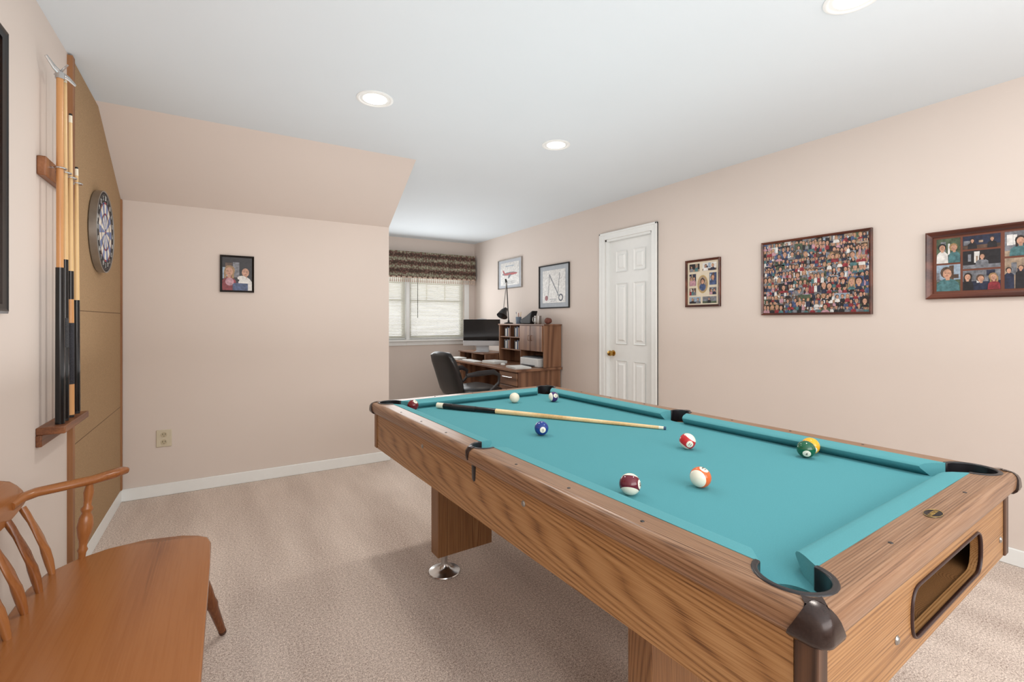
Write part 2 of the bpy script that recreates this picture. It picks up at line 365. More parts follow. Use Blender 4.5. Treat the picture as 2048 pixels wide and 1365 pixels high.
for s_ in (1,-1):
    Q=[(OU-.022,-OW+.022),(OU,-OW+.030),(OU,OW-.030),(OU-.022,OW-.022)]+arc(CU,CW,CR,45,-83,14)+arc(SU,0,SR,106.8,-106.8,16)+arc(CU,CW,CR,-83,45,14,1,-1)
    m=MB().prism([(s_*x,y,ZT-.057) for x,y in Q],(0,0,.057))
    m.bevel(lambda a,b:abs(abs(a.x)-OU)<1e-4 and abs(abs(b.x)-OU)<1e-4 and abs(a.y-b.y)>1,.0205,6)
    m.build('rail',railL,tb,ang=50)
    Q=[(-OU+.022,OW-.022),(-OU+.030,OW),(OU-.030,OW),(OU-.022,OW-.022)]+arc(CU,CW,CR,45,170,14)+arc(CU,CW,CR,170,45,14,-1,1)
    m=MB().prism([(x,s_*y,ZT-.057) for x,y in Q],(0,0,.057))
    m.bevel(lambda a,b:abs(abs(a.y)-OW)<1e-4 and abs(abs(b.y)-OW)<1e-4 and abs(a.x-b.x)>.5,.0205,6)
    m.build('rail',railS,tb,ang=50)
def cushion(A0,A1,N0,N1):
    m=MB()
    def sec(b,n):
        bx,by=b;nx,ny=n; d=Vector((nx-bx,ny-by))
        g=lambda t,z:(bx+d.x*t,by+d.y*t,z)
        return [g(0,ZB),g(0,ZT+.001),g(.55,ZT-.0005),g(.8,ZT-.003),g(.94,ZT-.007),g(1,ZT-.012),g(.97,ZT-.017),g(.6,ZB)]
    a=[m.bm.verts.new(p) for p in sec(A0,N0)]; b=[m.bm.verts.new(p) for p in sec(A1,N1)]
    m.bm.faces.new(a); m.bm.faces.new(b[::-1])
    for k in range(8): m.bm.faces.new((a[k],a[(k+1)%8],b[(k+1)%8],b[k]))
    m.build('cushion',cushc,tb,ang=50)
NU,NW=.466,.957
for s_ in (1,-1):
    for t_ in (1,-1):
        cushion((s_*IU,t_*.042),(s_*IU,t_*.950),(s_*NU,t_*.060),(s_*NU,t_*.900))
    cushion((-.457,s_*IW),(.457,s_*IW),(-.408,s_*NW),(.408,s_*NW))
for sx in (1,-1):
    for sy in (1,-1):
        pts=arc(CU,CW,.054,-86,173,22,sx,sy)+arc(CU,CW,.0655,173,-86,22,sx,sy)
        MB().prism([(x,y,ZB-.01) for x,y in pts],(0,0,ZT-ZB+.0125)).build('pocket_rim',blackp,tb,bevel=.003)
        MB().lathe([(.0,.665),(.045,.67),(.056,.70),(.0575,ZB-.001),(.0565,ZB-.001),(.05,.70),(.0,.68)],24,(sx*CU,sy*CW,0)).build('pocket',blackp,tb)
        rings=[]
        for z,i_,a_ in ((ZT+.0035,.027,.030),(ZT+.003,.021,.032),(ZT+.0005,.014,.033),(ZT-.003,.0065,.034),(ZT-.009,.0005,.036),(ZT-.018,-.0035,.040),(ZT-.030,-.005,.046),(ZT-.041,-.0055,.052),(ZT-.049,-.003,.055),(ZT-.056,.004,.054),(ZT-.060,.014,.050)):
            U,W,r_=OU-i_,OW-i_,.022
            q=[(U,OW-a_)]+[(U-r_+r_*math.cos(t*PI/16),W-r_+r_*math.sin(t*PI/16)) for t in range(9)]+[(OU-a_,W),(OU-a_,OW-a_*.99)]
            rings.append([(sx*x,sy*y,z) for x,y in q])
        MB().loft(rings).build('corner_casting',hammer,tb,ang=50)
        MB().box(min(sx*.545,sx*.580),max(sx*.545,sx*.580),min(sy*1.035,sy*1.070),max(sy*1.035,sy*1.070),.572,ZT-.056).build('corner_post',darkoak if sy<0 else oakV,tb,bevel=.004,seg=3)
    pts=arc(SU,0,.040,112,-112,18,sx,1)+arc(SU,0,.050,-108,108,18,sx,1)
    MB().prism([(x,y,ZB-.01) for x,y in pts],(0,0,ZT-ZB+.0125)).build('pocket_rim',blackp,tb,bevel=.003)
    MB().lathe([(.0,.665),(.035,.67),(.042,.70),(.044,ZB-.001),(.043,ZB-.001),(.037,.70),(.0,.68)],24,(sx*SU,0,0)).build('pocket',blackp,tb)
    m=MB(); m.tube([(sx*.578,0,ZT+.002),(sx*.590,0,ZT+.0005),(sx*.600,0,ZT-.010),(sx*.602,0,ZT-.028),(sx*.600,0,ZT-.040)],[(.014,.002),(.015,.003),(.012,.003),(.009,.002),(.005,.001)],14,ref=(sx*1,0,.3)); m.build('side_casting',hammer,tb)
AU,AW=.575,1.065
for s_ in (1,-1):
    MB().box(min(s_*AU,s_*(AU-.02)),max(s_*AU,s_*(AU-.02)),-AW+.032,AW-.032,.572,ZT-.055).build('side_apron',oakL,tb)
MB().box(-AU+.032,AU-.032,AW-.02,AW,.572,ZT-.055).build('end_apron',oakS,tb)
c0,c1,zc,rr=-.135,.275,.652,.052
def cap(cx,a0,a1,st): return [(cx+rr*.8*math.copysign(abs(math.cos(math.radians(a)))**.8,math.cos(math.radians(a))),zc+rr*math.copysign(abs(math.sin(math.radians(a)))**.8,math.sin(math.radians(a)))) for a in range(a0,a1,st)]
EU=AU-.032
up=[(-EU,zc)]+cap(c0,180,89,-9)+cap(c1,90,-1,-9)+[(EU,zc),(EU,ZT-.055),(-EU,ZT-.055)]
dn=[(-EU,zc)]+cap(c0,180,271,9)+cap(c1,270,361,9)+[(EU,zc),(EU,.572),(-EU,.572)]
m=MB()
for q in (up,dn): m.prism([(x,-AW,z) for x,z in q],(0,.02,0))
m.build('end_apron',oakS,tb,smooth=False)
m=MB(); ring=[(x,-AW-.0005,z) for x,z in cap(c0,90,271,12)+cap(c1,270,451,12)]
m.tube(ring,(.003,.0045),10,ref=(0,1,0),closed=True); m.build('return_frame',M('brown_plastic',(58,34,30),.35,var=.1),tb)
MB().box(-.50,.50,-AW+.021,-.80,.580,.595).build('ball_tray',oakV,tb)
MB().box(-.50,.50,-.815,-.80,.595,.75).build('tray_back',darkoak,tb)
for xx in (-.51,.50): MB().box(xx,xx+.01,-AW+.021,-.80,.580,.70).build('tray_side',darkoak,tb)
MB().box(-AU+.03,AU-.03,-.79,AW-.03,.63,.65).build('underside_board',darkoak,tb)  # unseen bottom panel, put in to stop light under the table
def boltat(px,py,face):
    d=TM.inverted().to_3x3()@ray(px,py); o=TM.inverted()@Vector((0,0,H))
    t=((-AU-o.x)/d.x) if face=='s' else ((-AW-o.y)/d.y)
    return o+d*t
for px,py,fc in ((845,893,'s'),(1047,1008,'s'),(1793,1281,'e'),(2000,1080,'e')):
    p=boltat(px,py,fc)
    MB().lathe([(.0,-.004),(.006,-.004),(.009,-.001),(.009,.002)],16,p,'X' if fc=='s' else 'Y').build('bolt',steel,tb)
sg=MB().lathe([(.0,ZT+.0012),(.004,ZT+.0012),(.005,ZT-.001)],12).build('sight',blackp,tb)
pos=[(s_*.563,t_*k) for s_ in (1,-1) for t_ in (1,-1) for k in (.24,.48,.72)]+[(k,s_*1.052) for s_ in (1,-1) for k in (-.24,.24)]+[(0,1.052)]
for i,(x,y) in enumerate(pos):
    o=sg if i==0 else sg.copy()
    if i: C.objects.link(o); o.parent=tb
    o.location=(x,y,0)
gold=M('gold_letter',(206,170,96),.3,.6)
m=MB(); m.lathe([(.0,ZT+.002),(.024,ZT+.002),(.0265,ZT-.001)],32); bd=m.build('badge',blackg,tb); bd.scale=(1.2,.62,1); bd.location=(.005,-1.052,0)
m=MB(); m.tube([(.025*math.cos(a*PI/18),.025*math.sin(a*PI/18),ZT+.002) for a in range(36)],.0005,6,closed=True); m.build('badge_edge',gold,bd)
t=text('KASSON',.0120,gold,tb,Matrix.Translation((.005,-1.052,ZT+.0023)),'badge_lettering')
for sx in (1,-1):
    for wy in (.705,-.57):
        x0,x1=sorted((sx*.40,sx*.10))
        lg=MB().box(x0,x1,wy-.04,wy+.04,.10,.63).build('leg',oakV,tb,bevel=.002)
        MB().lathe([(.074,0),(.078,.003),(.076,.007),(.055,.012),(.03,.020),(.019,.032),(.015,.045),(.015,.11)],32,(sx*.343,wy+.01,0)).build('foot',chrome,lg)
# balls
def ballmat(name,c,stripe):
    m,nt,b=base(name,.08,0,.6); N=nt.nodes; L=nt.links
    tc=N.new('ShaderNodeTexCoord'); sp=N.new('ShaderNodeSeparateXYZ'); L.new(tc.outputs['Object'],sp.inputs[0])
    def ma(op,a,bv=None,v=None):
        n=N.new('ShaderNodeMath'); n.operation=op
        L.new(a,n.inputs[0])
        if bv is not None: L.new(bv,n.inputs[1])
        if v is not None: n.inputs[1].default_value=v
        return n.outputs[0]
    ax=ma('ABSOLUTE',sp.outputs['X']); circ=ma('GREATER_THAN',ax,v=R_*.90)
    az=ma('ABSOLUTE',sp.outputs['Z']); pole=ma('GREATER_THAN',az,v=R_*.56)
    f=ma('MAXIMUM',circ,pole) if stripe else circ
    mx=N.new('ShaderNodeMix'); mx.data_type='RGBA'; L.new(f,mx.inputs['Factor'])
    mx.inputs['A'].default_value=col(c); mx.inputs['B'].default_value=col((242,236,218)); L.new(mx.outputs['Result'],b.inputs['Base Color'])
    return m
R_=.0286
rightv=Vector((cs,-sn,0)); cam_=Vector((-sn,-cs,0)); upv=Vector((0,0,1))
def ball(px,py,c,num,stripe,n,a,label):
    p=at(px,py,z=ZB+R_+.0005)
    if num is None: mt=ivory
    else: mt=ballmat('ball_%s'%num,c,stripe)
    nn=(rightv*n[0]+upv*n[1]+cam_*n[2]).normalized(); aa=rightv*a[0]+upv*a[1]+cam_*a[2]; aa=(aa-nn*aa.dot(nn)).normalized(); bb_=aa.cross(nn)
    o=thing('pool_ball',label,'pool ball',p,0,'pool balls on the teal cloth')
    mr=Matrix((nn,bb_,aa)).transposed().to_4x4()
    o.matrix_basis=Matrix.Translation(p)@mr
    m=MB(); bmesh.ops.create_icosphere(m.bm,subdivisions=4,radius=R_); m.build('ball_body',mt,o,ang=180)
    if num is not None:
        mt2=Matrix.Translation((R_+.0002,0,0))@Matrix(((0,0,1),(1,0,0),(0,1,0))).to_4x4()
        text(str(num),.0135,blackg,o,mt2,'number')
ball(826,811,(112,22,30),3,False,(.5,.7,.3),(0,1,0),'plain dark red pool ball beside the far left corner pocket')
ball(1029,796,None,None,False,(1,0,0),(0,1,0),'plain ivory cue ball near the far end cushion')
ball(1107,794,(62,40,104),12,True,(.3,.3,.7),(1,.1,-.1),'purple striped pool ball near the far right corner pocket')
ball(1083,857,(30,62,138),2,False,(.15,-.05,1),(0,1,0),'solid blue pool ball in front of the resting cue')
ball(1375,883,(196,34,40),11,True,(-.05,-.2,1),(.5,.8,0),'bright red striped pool ball in front of the cue tip')
ball(1612,899,(20,92,62),6,False,(-.4,-.35,.8),(.3,.8,0),'solid green pool ball in front of the yellow one')
ball(1621,892.4,(240,176,40),1,False,(.2,.3,-.9),(0,1,0),'solid yellow pool ball behind the green one')
ball(1401,955,(226,104,44),13,True,(.25,.93,.3),(-.75,-.1,.65),'orange striped pool ball showing its white side')
ball(1260,969,(104,26,42),15,True,(.85,.15,.5),(-.1,-.75,.6),'maroon striped pool ball nearest the long side rail at the front')
# cue on the table
A=at(875,811,z=ZB+.0165); B=at(1332,857,z=ZB+.0075)
cu=thing('pool_cue','pool cue with black butt lying across the teal cloth','pool cue',(A.x,A.y,ZB))
pp=lambda t:A+(B-A)*t
rd=lambda t:.0148+(.0068-.0148)*t
def seg(name,mt,ts,par=None,extra=0): 
    m=MB(); m.tube([pp(t) for t in ts],[rd(t)+extra for t in ts],16); return m.build(name,mt,par or cu,world=True)
seg('butt_cap',ivory,[0,.004,.035],extra=0)
seg('butt',blackg,[.035,.15,.30])
seg('wrap',blackm,[.08,.2],extra=.0004)
seg('shaft',cuetan,[.30,.5,.75,.975])
seg('ferrule',ivory,[.975,.992]); seg('tip',M('cue_tip',(60,90,120),.8),[.992,1.0])
# ---------------------------------------------------------------- bench
bn=thing('bench','honey maple spindle back bench with curved arm along the left wall','bench',(-.28,1.5,0))
ZS=.42
m=MB()
out=[(-.05,.75),(-.045,1.9),(-.045,2.075),(-.055,2.125),(-.085,2.16),(-.14,2.185),(-.25,2.222),(-.36,2.205),(-.44,2.16),(-.50,2.09),(-.52,2.0),(-.52,.75)]
m.prism([(x,y,ZS-.036) for x,y in out],(0,0,.036)); m.bevel(lambda a,b:abs(a.z-b.z)<1e-5,.010,4); m.build('seat',benchm,bn,world=True,ang=50)
m=MB(); ys=[2.13,2.10,2.05,1.98,1.88,1.75,1.5,1.2,.9,.75]; ct=[.695,.715,.742,.765,.782,.79,.79,.79,.78,.76]; cb=[.66,.65,.64,.63,.625,.62,.62,.62,.62,.64]
rows=[]
for y,a,b_ in zip(ys,ct,cb):
    xo=-.562-.012*min(1,(2.13-y)/.3)
    rows.append([m.bm.verts.new(v) for v in ((xo+.012,y,b_),(xo-.012,y,b_),(xo-.022,y,a-.006),(xo-.018,y,a),(xo-.004,y,a),(xo,y,a-.006))])
for A_,B_ in zip(rows,rows[1:]):
    for k in range(6): m.bm.faces.new((A_[k],A_[(k+1)%6],B_[(k+1)%6],B_[k]))
m.bm.faces.new(rows[0]); m.bm.faces.new(rows[-1][::-1]); m.build('crest_rail',benchm,bn,world=True,ang=60)
m=MB(); m.tube([(-.565,2.03,.668),(-.558,2.10,.672),(-.53,2.135,.675),(-.47,2.155,.677),(-.40,2.185,.678),(-.355,2.225,.679),(-.328,2.262,.679),(-.318,2.275,.678)],[(.014,.014),(.018,.014),(.022,.014),(.024,.014),(.024,.014),(.027,.015),(.026,.014),(.012,.008)],16,ref=(0,0,1),ex=.8); m.build('armrest',benchm,bn,world=True,ang=60)
m=MB(); prof=[(.010,.0),(.011,.02),(.015,.03),(.011,.04),(.013,.06),(.020,.085),(.023,.11),(.019,.14),(.012,.155),(.017,.165),(.017,.172),(.011,.18),(.012,.20),(.015,.225),(.010,.25),(.012,.262)]
m.tube([(-.425+.02*z/.26,2.165+.012*z/.26,ZS-.005+z) for r,z in prof],[r for r,z in prof],16,ref=(0,1,0)); m.build('arm_post',benchv,bn,world=True,ang=60)
for i in range(11):
    yb=2.075-.122*i; b0=Vector((-.478,yb,ZS-.005)); b1=Vector((-.556,yb+.028*(1 if i<2 else .5),.64))
    ts=[0,.08,.2,.35,.45,.55,.68,.8,.9,1]; ra=[.009,.010,.013,.016,.022,.026,.022,.014,.011,.010]; rb=[.008,.010,.012,.012,.008,.007,.007,.008,.010,.010]
    m=MB(); m.tube([b0.lerp(b1,t)+Vector((.010*math.sin(t*PI),0,0)) for t in ts],[(q,p_) for p_,q in zip(ra,rb)],14,ref=(0,1,0)); m.build('spindle',benchv,bn,world=True,ang=60)
tipm=M('dark_foot',(70,40,26),.4)
for (x0,y0_,x1,y1_) in ((-.10,2.04,-.008,2.17),(-.40,2.04,-.50,2.15),(-.10,.9,-.008,.80),(-.40,.9,-.50,.80)):
    m=MB(); a=Vector((x0,y0_,ZS-.03)); b_=Vector((x1,y1_,.012)); ts=[0,.15,.4,.55,.6,.65,.97]
    m.tube([a.lerp(b_,t) for t in ts],[.014,.018,.021,.019,.022,.018,.013],14,ref=(0,1,0)); lg=m.build('leg',benchv,bn,world=True,ang=60)
    m=MB(); m.tube([a.lerp(b_,.97),a.lerp(b_,1.0)],[.014,.013],14,ref=(0,1,0)); m.build('foot_cap',tipm,lg,world=True)
# ---------------------------------------------------------------- cork panel
ck=thing('cork_board','tall brown cork backing panel with wood edge strips behind the dartboard','cork board',(XL,3.5,.1))
m=MB(); pr=[(2.90,.09),(4.115,.09),(4.115,2.055),(3.44,2.435),(2.90,2.455)]
m.prism([(XL+.0,y,z) for y,z in pr],(.012,0,0)); m.build('panel',cork,ck,world=True,smooth=False)
seamm=M('seam_dark',(110,84,58),.9)
for z in (1.286,.655): MB().box(XL+.012,XL+.0125,2.94,4.085,z,z+.004).build('seam',seamm,ck,world=True)
MB().box(XL,XL+.02,2.888,2.925,.09,2.455).build('edge_strip',stripm,ck,world=True); MB().box(XL,XL+.02,4.085,4.118,.09,2.06).build('edge_strip',stripm,ck,world=True)
# ---------------------------------------------------------------- dartboard
dbd=thing('dartboard','round dartboard with silver rim hanging on the cork panel','dartboard',(XL+.0135,3.42,1.732),PI/2)
MB().lathe([(.0,0),(.222,0),(.226,-.004),(.226,-.034),(.223,-.036),(.219,-.032)],64,(0,0,0),'Y').build('rim',steel,dbd)
dc=[M('dart_black',(26,26,30),.7),M('dart_cream',(226,218,204),.8,var=.12,scale=80),M('dart_blue',(120,134,176),.8,var=.2,scale=80),M('dart_red',(176,52,62),.7),M('dart_navy',(50,60,120),.7)]
m=MB(); yy=-.0325
def ringq(r0,r1,ci,y=yy):
    for k in range(20):
        for j in range(3):
            a0=(k-.5+j/3)*PI/10; a1=(k-.5+(j+1)/3)*PI/10
            mi=ci(k); m.poly([(r0*math.sin(a0),y,r0*math.cos(a0)),(r1*math.sin(a0),y,r1*math.cos(a0)),(r1*math.sin(a1),y,r1*math.cos(a1)),(r0*math.sin(a1),y,r0*math.cos(a1))],mi)
ringq(.165,.221,lambda k:0); ringq(.155,.165,lambda k:3+k%2); ringq(.104,.155,lambda k:1+k%2); ringq(.094,.104,lambda k:3+k%2); ringq(.016,.094,lambda k:1+k%2); ringq(.0065,.016,lambda k:4); ringq(.0001,.0065,lambda k:3)
m.build('face',dc,dbd,smooth=False,norm=False)
m=MB()
for r in (.016,.094,.104,.155,.165,.205): m.tube([(r*math.sin(a*PI/24),yy-.001,r*math.cos(a*PI/24)) for a in range(48)],.0008,5,ref=(0,1,0),closed=True)
m.build('wire',steel,dbd)
for k,nmb in enumerate((20,1,18,4,13,6,10,15,2,17,3,19,7,16,8,11,14,9,12,5)):
    a=k*PI/10; text(str(nmb),.036,paper,dbd,Matrix.Translation((.186*math.sin(a),yy-.001,.186*math.cos(a)))@Matrix.Rotation(PI/2,4,'X'),'number')
# ---------------------------------------------------------------- cue rack + cues
rk=thing('cue_shelf','short wooden wall ledge carrying the butts of the upright cues','cue rack',(XL,2.65,.78))
MB().box(XL,XL+.085,2.47,2.84,.800,.829).build('ledge',rackm,rk,world=True,bevel=.004)
MB().box(XL,XL+.018,2.47,2.84,.755,.80).build('back_plate',rackm,rk,world=True,bevel=.003)
rk2=thing('cue_clip_bar','wooden wall bar with metal spring clips around the cue shafts','cue rack',(XL,2.65,1.80))
MB().box(XL,XL+.028,2.48,2.84,1.80,1.875).build('bar',rackm,rk2,world=True,bevel=.005)
cues=[2.53,2.60,2.68,2.775]
for y in cues:
    m=MB(); m.tube([(XL+.056+.019*math.cos(a),y+.019*math.sin(a),1.845) for a in [math.radians(q) for q in range(-140,141,20)]],.003,8,ref=(0,0,1)); m.tube([(XL+.026,y,1.845),(XL+.039,y,1.845)],.004,8); m.build('clip',chrome,rk2,world=True)
XC=XL+.056
def wallcue(y,zt,parts,label,name='pool_cue'):
    o=thing(name,label,'pool cue' if name=='pool_cue' else 'bridge stick',(XC,y,.83),0,'cues upright in the wall rack')
    for nm,mt,z0,z1,r0,r1 in parts:
        k=.9
        MB().tube([(0,0,z0),(0,0,(z0+z1)/2),(0,0,z1)],[r0*k,(r0+r1)/2*k,r1*k],16).build(nm,mt,o)
    return o
o=wallcue(2.53,2.235,[('butt',blackg,.0,.62,.0165,.015),('shaft',orangew,.62,1.385,.0125,.0125)],'orange wood bridge stick with a winged metal head in the wall rack','bridge_stick')
m=MB(); m.tube([(0,0,1.37),(0,0,1.395)],.015,14); 
m.tube([(-.03,-.045,1.435),(-.012,-.02,1.405),(0,0,1.392),(.02,.03,1.388),(.035,.055,1.376)],[(.004,.006),(.006,.010),(.010,.012),(.006,.010),(.003,.006)],10,ref=(0,0,1)); m.tube([(.03,-.03,1.42),(0,0,1.395),(-.025,.04,1.40)],[.003,.005,.003],8)
m.build('bridge_head',chrome,o)
wallcue(2.60,2.245,[('bumper',blackm,0,.01,.013,.0135),('butt',blackg,.01,.30,.0145,.0135),('wrap',M('wrap_grey',(58,58,60),.8,var=.4,scale=300),.30,.42,.0136,.013),('forearm',blackg,.42,.66,.013,.0115),('shaft',maple,.66,1.385,.0115,.007),('ferrule',ivory,1.385,1.405,.007,.0068),('tip',blackm,1.405,1.415,.0066,.006)],'tallest pool cue in the wall rack, pale shaft and grey wrapped butt')
wallcue(2.68,2.12,[('bumper',blackm,0,.01,.013,.0135),('butt',orangew,.01,.14,.0146,.0142),('wrap',M('wrap_dark',(44,44,50),.8,var=.5,scale=300),.14,.40,.0143,.013),('forearm',orangew,.40,.50,.013,.012),('collar',blackg,.50,.62,.012,.0115),('shaft',maple,.62,1.25,.0115,.007),('ferrule',ivory,1.25,1.28,.007,.0068),('tip',blackm,1.28,1.288,.0066,.006)],'middle height pool cue in the wall rack with orange wood in its butt')
wallcue(2.775,1.92,[('bumper',blackm,0,.01,.013,.0135),('butt',blackg,.01,.50,.0145,.012),('shaft',maple,.50,1.05,.0115,.007),('ferrule',ivory,1.05,1.08,.007,.0068),('tip',blackm,1.08,1.088,.0066,.006)],'shortest pool cue in the wall rack, next to the cork panel')
# ---------------------------------------------------------------- framed pictures
PAL=[M('photo_skin',(188,144,120),.4,var=.3,scale=60),M('p_white',(216,214,210),.4,var=.2,scale=50),M('p_black',(34,32,36),.4,var=.4,scale=50),M('p_red',(132,44,52),.4,var=.45,scale=60),M('p_blue',(66,82,118),.4,var=.45,scale=60),M('p_navy',(38,44,66),.4,var=.45,scale=60),M('p_green',(74,88,68),.4,var=.45,scale=60),M('p_brown',(88,68,56),.4,var=.45,scale=60),M('p_tan',(158,138,118),.4,var=.35,scale=60),M('p_grey',(116,118,124),.4,var=.45,scale=60),M('p_pink',(180,138,148),.4,var=.3,scale=60),M('p_sky',(148,164,180),.4,var=.25,scale=60),M('p_hair',(48,36,30),.4,var=.4,scale=90),M('p_blonde',(152,122,84),.4,var=.4,scale=90),M('p_gold',(182,154,96),.4),M('p_teal',(72,112,116),.4,var=.4,scale=60),M('p_lip',(146,84,78),.4),M('p_redline',(176,84,84),.4)]
def rect(m,x0,x1,z0,z1,y,mi): m.poly([(x0,y,z0),(x1,y,z0),(x1,y,z1),(x0,y,z1)],mi)
def ell(m,cx,cz,a,b,y,mi,n=12,lim=None):
    pts=[]
    for k in range(n):
        x=cx+a*math.cos(2*PI*k/n); z=cz+b*math.sin(2*PI*k/n)
        if lim: x=min(max(x,lim[0]),lim[1]); z=min(max(z,lim[2]),lim[3])
        pts.append((x,y,z))
    m.poly(pts,mi)
def paint(m,x0,x1,z0,z1,y,rng,n=None,bg=None,close=None):
    w,h=x1-x0,z1-z0; bgc=bg if bg is not None else rng.choice([1,4,5,6,7,8,9,11,2,2,9])
    rect(m,x0,x1,z0,z1,y,bgc)
    rect(m,x0,x1,z0,z0+h*rng.uniform(.2,.5),y-.0003,rng.choice([6,7,8,9,5]))
    for q in range(3):
        a=x0+w*rng.uniform(0,.75); rect(m,a,a+w*rng.uniform(.05,.25),z0+h*rng.uniform(.3,.5),z0+h*rng.uniform(.6,1),y-.0004-.0001*q,rng.choice([8,9,1,5,7,11]))
    n=n or rng.choice([1,2,2,3]); lim=(x0,x1,z0,z1)
    close=close or rng.uniform(.8,1.3)
    for k in range(n):
        cx=x0+w*(k+.5)/n+w*rng.uniform(-.05,.05); hr=min(w/n*.28,h*.14)*close; cz=z0+h*rng.uniform(.55,.68)
        sh=rng.choice([1,2,3,4,5,10,9,15,3]); hair=rng.choice([12,12,2,13,7]); tilt=hr*rng.uniform(-.25,.25)
        yk=y-.0008-.0009*k
        bw=min(w/n*.5,hr*2.1)
        pts=[(cx-bw,z0),(cx+bw,z0),(cx+bw*.92,cz-hr*2.1),(cx+bw*.6,cz-hr*1.45),(cx+hr*.4,cz-hr*1.1),(cx-hr*.4,cz-hr*1.1),(cx-bw*.6,cz-hr*1.45),(cx-bw*.92,cz-hr*2.1)]
        m.poly([(min(max(a,x0),x1),yk,max(b,z0)) for a,b in pts],sh)
        rect(m,cx-hr*.32,cx+hr*.32,max(z0,cz-hr*1.4),cz-hr*.5,yk-.0001,0)
        ell(m,cx+tilt,cz+hr*.22,hr*1.0,hr*1.2,yk-.0002,hair,lim=lim)
        if hair in(12,13) and k%2==0: rect(m,max(x0,cx-hr*.95),min(x1,cx-hr*.5),max(z0,cz-hr*1.5),cz+hr*.2,yk-.00015,hair); rect(m,max(x0,cx+hr*.5),min(x1,cx+hr*.95),max(z0,cz-hr*1.5),cz+hr*.2,yk-.00015,hair)
        ell(m,cx+tilt*.4,cz-hr*.05,hr*.72,hr*.98,yk-.0004,0,lim=lim)
        if hr>.007:
            for sx in (-1,1): ell(m,cx+tilt*.4+sx*hr*.28,cz+hr*.1,hr*.1,hr*.06,yk-.0005,12,8)
            ell(m,cx+tilt*.4,cz-hr*.48,hr*.24,hr*.08,yk-.0005,16,8)
def framed(name,label,center,rz,w,h,fw,d,fm,mat_,group=None,cat='picture frame'):
    o=thing(name,label,cat,center,rz,group)
    m=MB(); loops=[]
    for ins,y in ((0,-.002),(0,-d),(fw*.25,-d*1.2),(fw*.6,-d*.95),(fw*.9,-d*.8),(fw,-d*.75),(fw,-.002)):
        a,b_=w/2-ins,h/2-ins; loops.append([m.bm.verts.new(v) for v in ((-a,y,-b_),(a,y,-b_),(a,y,b_),(-a,y,b_))])
    loops.append(loops[0])
    for A_,B_ in zip(loops,loops[1:]):
        for k in range(4): m.bm.faces.new((A_[k],A_[(k+1)%4],B_[(k+1)%4],B_[k]))
    m.build('frame',fm,o,ang=25)
    if mat_: MB().box(-w/2+fw*.9,w/2-fw*.9,-d*.35,-.002,-h/2+fw*.9,h/2-fw*.9).build('mat_board',mat_,o,smooth=False)
    return o
def R4(y0,y1,z0,z1): return (XR,(y0+y1)/2,(z0+z1)/2),-PI/2,abs(y1-y0),z1-z0
rng=random.Random(5)
c_,rz,w_,h_=R4(2.36,2.694,1.355,1.754)
f1=framed('picture_frame','small upright multi photo frame with dark wood border beside the door',c_,rz,w_,h_,.018,.02,cherry,M('cream_mat',(214,202,180),.8),'pictures on the right wall')
cells=[(-.13,-.03,.10,.165),(.0,.13,.10,.165),(-.13,-.065,-.02,.08),(.065,.13,-.02,.08),(-.13,-.065,-.10,-.04),(.065,.13,-.10,-.04),(-.13,-.02,-.17,-.115),(.0,.13,-.17,-.115)]
for a,b_,c0_,c1_ in cells:
    m=MB(); paint(m,a,b_,c0_,c1_,-.0085,rng); m.build('photo',PAL,f1,smooth=False,norm=False)
m=MB(); ell(m,0,-.01,.05,.075,-.0085,14,24); ell(m,0,-.01,.043,.066,-.0088,8,24); ell(m,0,-.035,.03,.03,-.0092,4,16); ell(m,0,.015,.02,.026,-.0095,12,16); ell(m,0,.01,.014,.02,-.0098,0,16); m.build('oval_photo',PAL,f1,smooth=False,norm=False)
c_,rz,w_,h_=R4(1.318,2.017,1.279,1.8135)
f2=framed('picture_frame','large dark red framed poster crowded with a collage of photos',c_,rz,w_,h_,.016,.022,cherry,M('collage_back',(60,50,50),.8),'pictures on the right wall')
m=MB(); nx,nz=15,12; a=w_/2-.015; b_=h_/2-.015
cells=[(i,j) for j in range(nz) for i in range(nx)]; rng.shuffle(cells)
for q,(i,j) in enumerate(cells):
    x0=-a+2*a*i/nx-rng.uniform(0,.012); z0=-b_+2*b_*j/nz-rng.uniform(0,.012)
    x1=x0+2*a/nx*rng.uniform(1.2,1.6); z1=z0+2*b_/nz*rng.uniform(1.2,1.6)
    paint(m,max(-a,x0),min(a,x1),max(-b_,z0),min(b_,z1),-.0085-.00003*q,rng,close=rng.uniform(1.0,2.0),n=rng.choice([1,1,2,2,3]))
for q in range(34):
    ww_,hh_=rng.uniform(.05,.10),rng.uniform(.05,.085); x0=rng.uniform(-a,a-ww_); z0=rng.uniform(-b_,b_-hh_)
    paint(m,x0,x0+ww_,z0,z0+hh_,-.0155-.00003*q,rng,close=rng.uniform(1.0,2.3),n=rng.choice([1,2,3,4]))
m.build('collage',PAL,f2,smooth=False,norm=False)
c_,rz,w_,h_=R4(.36,1.0576,1.36,1.7345)
f3=framed('picture_frame','wide dark wood frame of several portraits cut by the right photo edge',c_,rz,w_,h_,.03,.024,cherry,M('wood_mat',(110,62,44),.5),'pictures on the right wall')
L0=-w_/2
